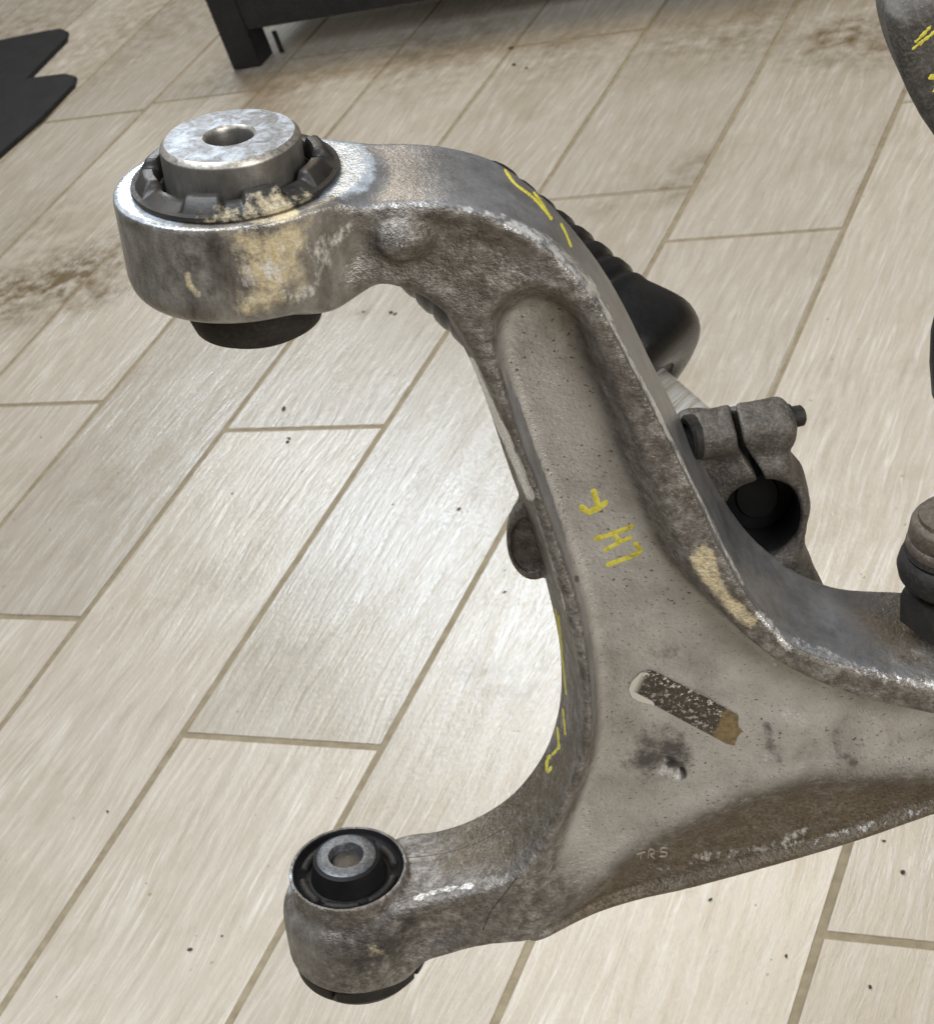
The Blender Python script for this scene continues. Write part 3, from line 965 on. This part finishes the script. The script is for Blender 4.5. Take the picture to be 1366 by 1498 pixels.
# ------------------------------------------------------------------ clamp behind the arm
clamp = tag(empty('pinch_clamp', ARM_M), 'dark iron split clamp with round bore and pinch bolt behind the arm', 'clamp')
ZC = -.030
cl_px = [(996, 628), (1060, 622), (1120, 612), (1152, 616), (1153, 650), (1158, 668), (1164, 686), (1178, 706), (1184, 736), (1179, 764), (1176, 788), (1182, 816), (1196, 852), (1220, 930), (1120, 960), (1030, 860), (990, 760), (985, 690)]
cc = catmull(loc2(cl_px, ZC), 4)
Hc = .0008
lo = cc.min(0) - .008; hi = cc.max(0) + .008
cgx, cgy, cgz = np.arange(lo[0], hi[0], Hc), np.arange(lo[1], hi[1] + .015, Hc), np.arange(-.066, -.005, Hc)
CX2, CY2 = np.meshgrid(cgx, cgy, indexing='ij')
sc_ = sd_poly(cc, CX2, CY2)
hc = loc((1114, 758), -.024)[:2]
rad = np.hypot(CX2 - hc[0], (CY2 - hc[1]) * .80)
BR = .0158
Zc = cgz[None, None, :].astype(np.float32)
zc_front = -.0265 + .005 * np.exp(-((rad - BR - .004) / .006) ** 2) + .0035 * sstep(.012, .028, CY2 - hc[1])
Dc = smax(f32(sc_), np.maximum(Zc - f32(zc_front), -.048 - Zc), np.float32(.007))
e0, e1 = loc((1010, 640), -.020), loc((1150, 612), -.034)
ev = e1 - e0; el = np.linalg.norm(ev); eu = ev / el
dx, dy, dz = f32(CX2) - e0[0], f32(CY2) - e0[1], Zc - e0[2]
al = dx * eu[0] + dy * eu[1] + dz * eu[2]
rd = np.sqrt(np.maximum((dx - al * eu[0]) ** 2 + (dy - al * eu[1]) ** 2 + (dz - al * eu[2]) ** 2, 0))
ear = smax(rd - .0095, np.abs(al - el / 2) - el / 2, np.float32(.004))
Dc = smin(Dc, ear.astype(np.float32), np.float32(.007))
Dc = smax(Dc, -smax(f32(rad - BR), -.0465 - Zc, np.float32(.001)), np.float32(.002))
slot = catmull(loc2([(1062, 560), (1068, 588), (1077, 618), (1083, 645), (1092, 666), (1106, 684), (1112, 702), (1112, 730)], -.022), 4, closed=False)
dsl, _ = seg_dist(slot, CX2, CY2, closed=False)
Dc = smax(Dc, -smax(f32(dsl - .0015), -.0385 - Zc, np.float32(.0005)), np.float32(.0012))
Vc, Fc = surface_nets(Dc, np.array([cgx[0], cgy[0], cgz[0]]), Hc)
Vc = Vc + vnormals(Vc, Fc) * (wave_noise(Vc, 140, 5, 4) * .00045)[:, None]
link('clamp_body', mesh_np('clamp_body', Vc, Fc), M_KNUCK, clamp, smooth=True)
# stud end inside the bore, black and widened to stand in for shade
st = lathe('stud_end', [(.0, -.0008), (.0085, -.001), (.0092, -.0022), (.0144, -.003), (.0149, -.016), (.0, -.016)], M_RUB, clamp, 64, closed=False)
Rz = Matrix.Rotation(math.radians(90), 4, 'X')
st.matrix_local = Matrix.Translation((hc[0], hc[1], -.0390)) @ Matrix.Diagonal((1, 1.24, 1, 1)) @ Rz
ln = lathe('bore_shade', [(.0150, -.0225), (.0158, -.0225), (.0158, -.0020), (.0155, -.0012), (.0150, -.0020)], M_RUB, clamp, 64)  # black sleeve added to darken the lit bore wall
ln.matrix_local = Matrix.Translation((hc[0], hc[1], -.0245)) @ Matrix.Diagonal((1, 1.25, 1, 1)) @ Rz
def along(o, p, u):
    o.matrix_local = Matrix.Translation(Vector(p)) @ Vector((0, 1, 0)).rotation_difference(Vector(u)).to_matrix().to_4x4()
b1 = lathe('bolt_head', [(.0, -.004), (.0090, -.004), (.0092, .0010), (.0080, .0022), (.0060, .0020), (.0055, -.001), (.0, -.001)], M_RUBD, clamp, 48, closed=False)
along(b1, e0 + eu * .0002, -eu)
b2 = lathe('bolt_end', [(.0, -.003), (.0058, -.003), (.0058, .0012), (.0044, .0014), (.0043, .0062), (.0036, .0068), (.0, .0068)], M_RUBD, clamp, 24, closed=False)
along(b2, e1 + eu * .0004, eu)

# ------------------------------------------------------------------ boot and rod behind the arm
damper = tag(empty('shock_absorber', ARM_M), 'black rubber-booted shock absorber with shiny rod behind the arm', 'shock absorber')
pA = loc((642, 313), -.205); pB = loc((931, 567), -.135)
du = (pB - pA) / np.linalg.norm(pB - pA)
DL = float(np.linalg.norm(pB - pA))
def T(t_px):
    return (t_px + 245.0) / 385.0 * DL
RB = .0385
prof = [(.0, T(-255)), (RB * .45, T(-253)), (RB * .80, T(-244)), (RB * .95, T(-225))]
for t0 in np.arange(-205, 48, 4.0):
    g = .985 + .06 * (t0 + 205) / 253
    prof.append((RB * g * (1 - .036 * abs(math.sin(math.pi * (t0 + 205) / 36.0)) ** 6 * (t0 > -200)), T(t0)))
prof += [(RB * 1.05, T(55)), (RB * 1.11, T(80)), (RB * 1.16, T(108)), (RB * 1.14, T(128)), (RB * 1.05, T(147)), (RB * .88, T(157)), (RB * .62, T(160)), (RB * .50, T(156)), (RB * .44, T(150)), (.0, T(150))]
prof = [(max(0.0, a), b) for a, b in catmull(prof, 2, closed=False)]
bt = lathe('rubber_boot', prof, mat_simple('glossy_rubber', (.006, .006, .0065), (.012, .012, .013), .3, 0, 60, 400, .2, .06, (.04, .037, .033), .28), damper, 96, closed=False)
along(bt, pA, du)
rd_ = lathe('rod', [(.0, T(60)), (.0150, T(60)), (.0150, T(300)), (.0, T(300))], M_CHROME, damper, 64, closed=False)
along(rd_, pA, du)

# ------------------------------------------------------------------ second arm, top right, and the boot below it
def sdf_prism(name, pts, z, thick, rnd, mat, parent, h=.0011, amp=.0005):
    c2 = catmull(loc2(pts, z), 4)
    lo, hi = c2.min(0) - .008, c2.max(0) + .008
    ax_, ay_, az_ = np.arange(lo[0], hi[0], h), np.arange(lo[1], hi[1], h), np.arange(z - thick - .008, z + .008, h)
    A2, B2 = np.meshgrid(ax_, ay_, indexing='ij')
    s = sd_poly(c2, A2, B2)
    Zz = az_[None, None, :].astype(np.float32)
    d = smax(f32(s), np.abs(Zz - (z - thick / 2)) - thick / 2, np.float32(rnd))
    Va, Fa = surface_nets(d, np.array([ax_[0], ay_[0], az_[0]]), h)
    Va = Va + vnormals(Va, Fa) * (wave_noise(Va, 90, 11, 4) * amp)[:, None]
    b = BVHTree.FromPolygons([Vector(v) for v in Va], [tuple(int(i) for i in f) for f in Fa])
    return link(name, mesh_np(name, Va, Fa), mat, parent, smooth=True), b
arm2 = tag(empty('suspension_arm', ARM_M), 'dark grimy metal arm with yellow scrawl in the top right corner', 'suspension arm')
_, bvh2 = sdf_prism('arm_body', [(1301, 36), (1312, 18), (1345, -2), (1400, -30), (1470, -40), (1530, 20), (1520, 150), (1450, 250), (1395, 232), (1362, 198), (1335, 150), (1312, 92)], -.06, .045, .010, mat_simple('grimy_metal', (.028, .025, .022), (.105, .095, .085), .62, .2, 110, 560, 1.0, .5, (.26, .235, .205)), arm2)
def hit2(p, off=0.0):
    d = FR @ ray(p); d /= np.linalg.norm(d)
    h, n, i, dist = bvh2.ray_cast(Vector(CAM_LOCAL), Vector(d))
    return (None, None) if h is None else (np.array(h) + np.array(n) * off, np.array(n))
tag(paint('paint_streak', [([(1338, 62), (1350, 50), (1362, 37)], 4), ([(1334, 72), (1346, 62), (1362, 50), (1372, 40)], 4.5), ([(1346, 66), (1352, 56)], 3), ([(1358, 115), (1368, 110), (1380, 108)], 7), ([(1364, 134), (1372, 128)], 5)], M_YEL, arm2, hitf=hit2, jag=.8), 'yellow paint scrawl')
q = loc((1424, 505), -.04)
boot2 = tag(lathe('dust_boot', [(.0, -.030), (.010, -.029), (.0150, -.022), (.0166, -.008), (.0168, .006), (.0150, .018), (.0105, .026), (.0, .028)], M_RUB, None, 64, closed=False), 'black rubber boot just showing at the right edge', 'rubber boot')
boot2.matrix_world = ARM_M @ Matrix.Translation(Vector(q))

# ------------------------------------------------------------------ steel rack at the top, standing on the floor
def box(bm, x0, x1, y0, y1, z0, z1):
    vs = [bm.verts.new((x, y, z)) for x in (x0, x1) for y in (y0, y1) for z in (z0, z1)]
    for f in ((0, 1, 3, 2), (4, 6, 7, 5), (0, 4, 5, 1), (2, 3, 7, 6), (0, 2, 6, 4), (1, 5, 7, 3)):
        bm.faces.new([vs[i] for i in f])
def box_part(name, args, mat, parent, bev=.0012):
    bm = bmesh.new()
    box(bm, *args)
    bmesh.ops.recalc_face_normals(bm, faces=bm.faces)
    bmesh.ops.bevel(bm, geom=list(bm.edges), offset=bev, segments=2, affect='EDGES')
    me = bpy.data.meshes.new(name); bm.to_mesh(me); bm.free()
    return link(name, me, mat, parent)
foot = on_floor((342, 103))
rack = tag(empty('steel_rack', Matrix.Translation(Vector(foot))), 'black steel rack leg and low beam at the top', 'rack')
rack.rotation_euler = (0, 0, math.radians(2))
box_part('leg', (0, .050, 0, .004, 0, .60), M_FRAME, rack)
box_part('leg_flange', (.046, .050, .0045, .045, 0, .60), M_FRAME, rack)
box_part('beam', (.0505, 1.2, .001, .006, .060, .16), M_FRAME, rack)
box_part('beam_lip', (.0505, 1.2, .0065, .045, .060, .064), M_FRAME, rack)
box_part('hook', (.070, .078, .030, .034, .004, .040), M_FRAME, rack)
box_part('shelf', (.0, 1.2, .046, .62, .150, .156), M_FRAME, rack)

# ------------------------------------------------------------------ notched rubber mat on the left
mat_px = [(-120, 75), (0, 57), (55, 46), (88, 40), (99, 44), (97, 55), (40, 113), (96, 106), (111, 110), (108, 122), (60, 172), (0, 224), (-120, 330)]
mp = [on_floor(p, .008) for p in mat_px]
bm = bmesh.new()
tv = [bm.verts.new((p[0], p[1], .008)) for p in mp]
f_ = bm.faces.new(tv)
r_ = bmesh.ops.extrude_face_region(bm, geom=[f_])
for e in r_['geom']:
    if isinstance(e, bmesh.types.BMVert):
        e.co.z = .0012
bmesh.ops.recalc_face_normals(bm, faces=bm.faces)
bmesh.ops.bevel(bm, geom=[e for e in bm.edges if all(v.co.z > .007 for v in e.verts)], offset=.0018, segments=2, affect='EDGES')
me = bpy.data.meshes.new('rubber_mat'); bm.to_mesh(me); bm.free()
tag(link('rubber_mat', me, M_MAT), 'flat black rubber mat with a zigzag edge on the tiles', 'mat')

# ------------------------------------------------------------------ crumbs of dirt
M_DIRT = mat_simple('dirt_crumbs', (.03, .024, .016), (.09, .072, .045), .85, 0, 300, 900, .5)
bm = bmesh.new()
def crumb(p, r):
    q = on_floor(p)
    r *= .72
    res = bmesh.ops.create_icosphere(bm, subdivisions=1, radius=r)
    sx, sy, a = random.uniform(.7, 1.7), random.uniform(.6, 1.1), random.uniform(0, 3.1)
    for v in res['verts']:
        x, y, z = v.co * random.uniform(.7, 1.2)
        x *= sx; y *= sy
        v.co = Vector((q[0] + x * math.cos(a) - y * math.sin(a), q[1] + x * math.sin(a) + y * math.cos(a), max(.0002, r * .35 + z * .55)))
for p, r in [((572, 458), .0045), ((578, 460), .003), ((532, 456), .002), ((415, 599), .0042), ((421, 647), .0034), ((423, 642), .003), ((671, 745), .003), ((738, 867), .0022), ((738, 835), .0015), ((158, 1188), .0024), ((278, 1390), .0024), ((1321, 1277), .0032), ((1039, 1317), .0020), ((1150, 1400), .0022), ((1273, 1445), .0024), ((1293, 1231), .0015), ((575, 738), .0016), ((340, 722), .0016), ((752, 95), .005), ((770, 100), .004), ((748, 70), .004), ((325, 1370), .0012), ((60, 640), .0015)]:
    crumb(p, r)
for _ in range(120):
    crumb((random.uniform(0, 1366), random.uniform(0, 1498)), random.uniform(.0004, .0010))
me = bpy.data.meshes.new('floor_debris'); bm.to_mesh(me); bm.free()
tag(link('floor_debris', me, M_DIRT), 'scattered dark crumbs of dirt on the tiles', 'debris', kind='stuff')
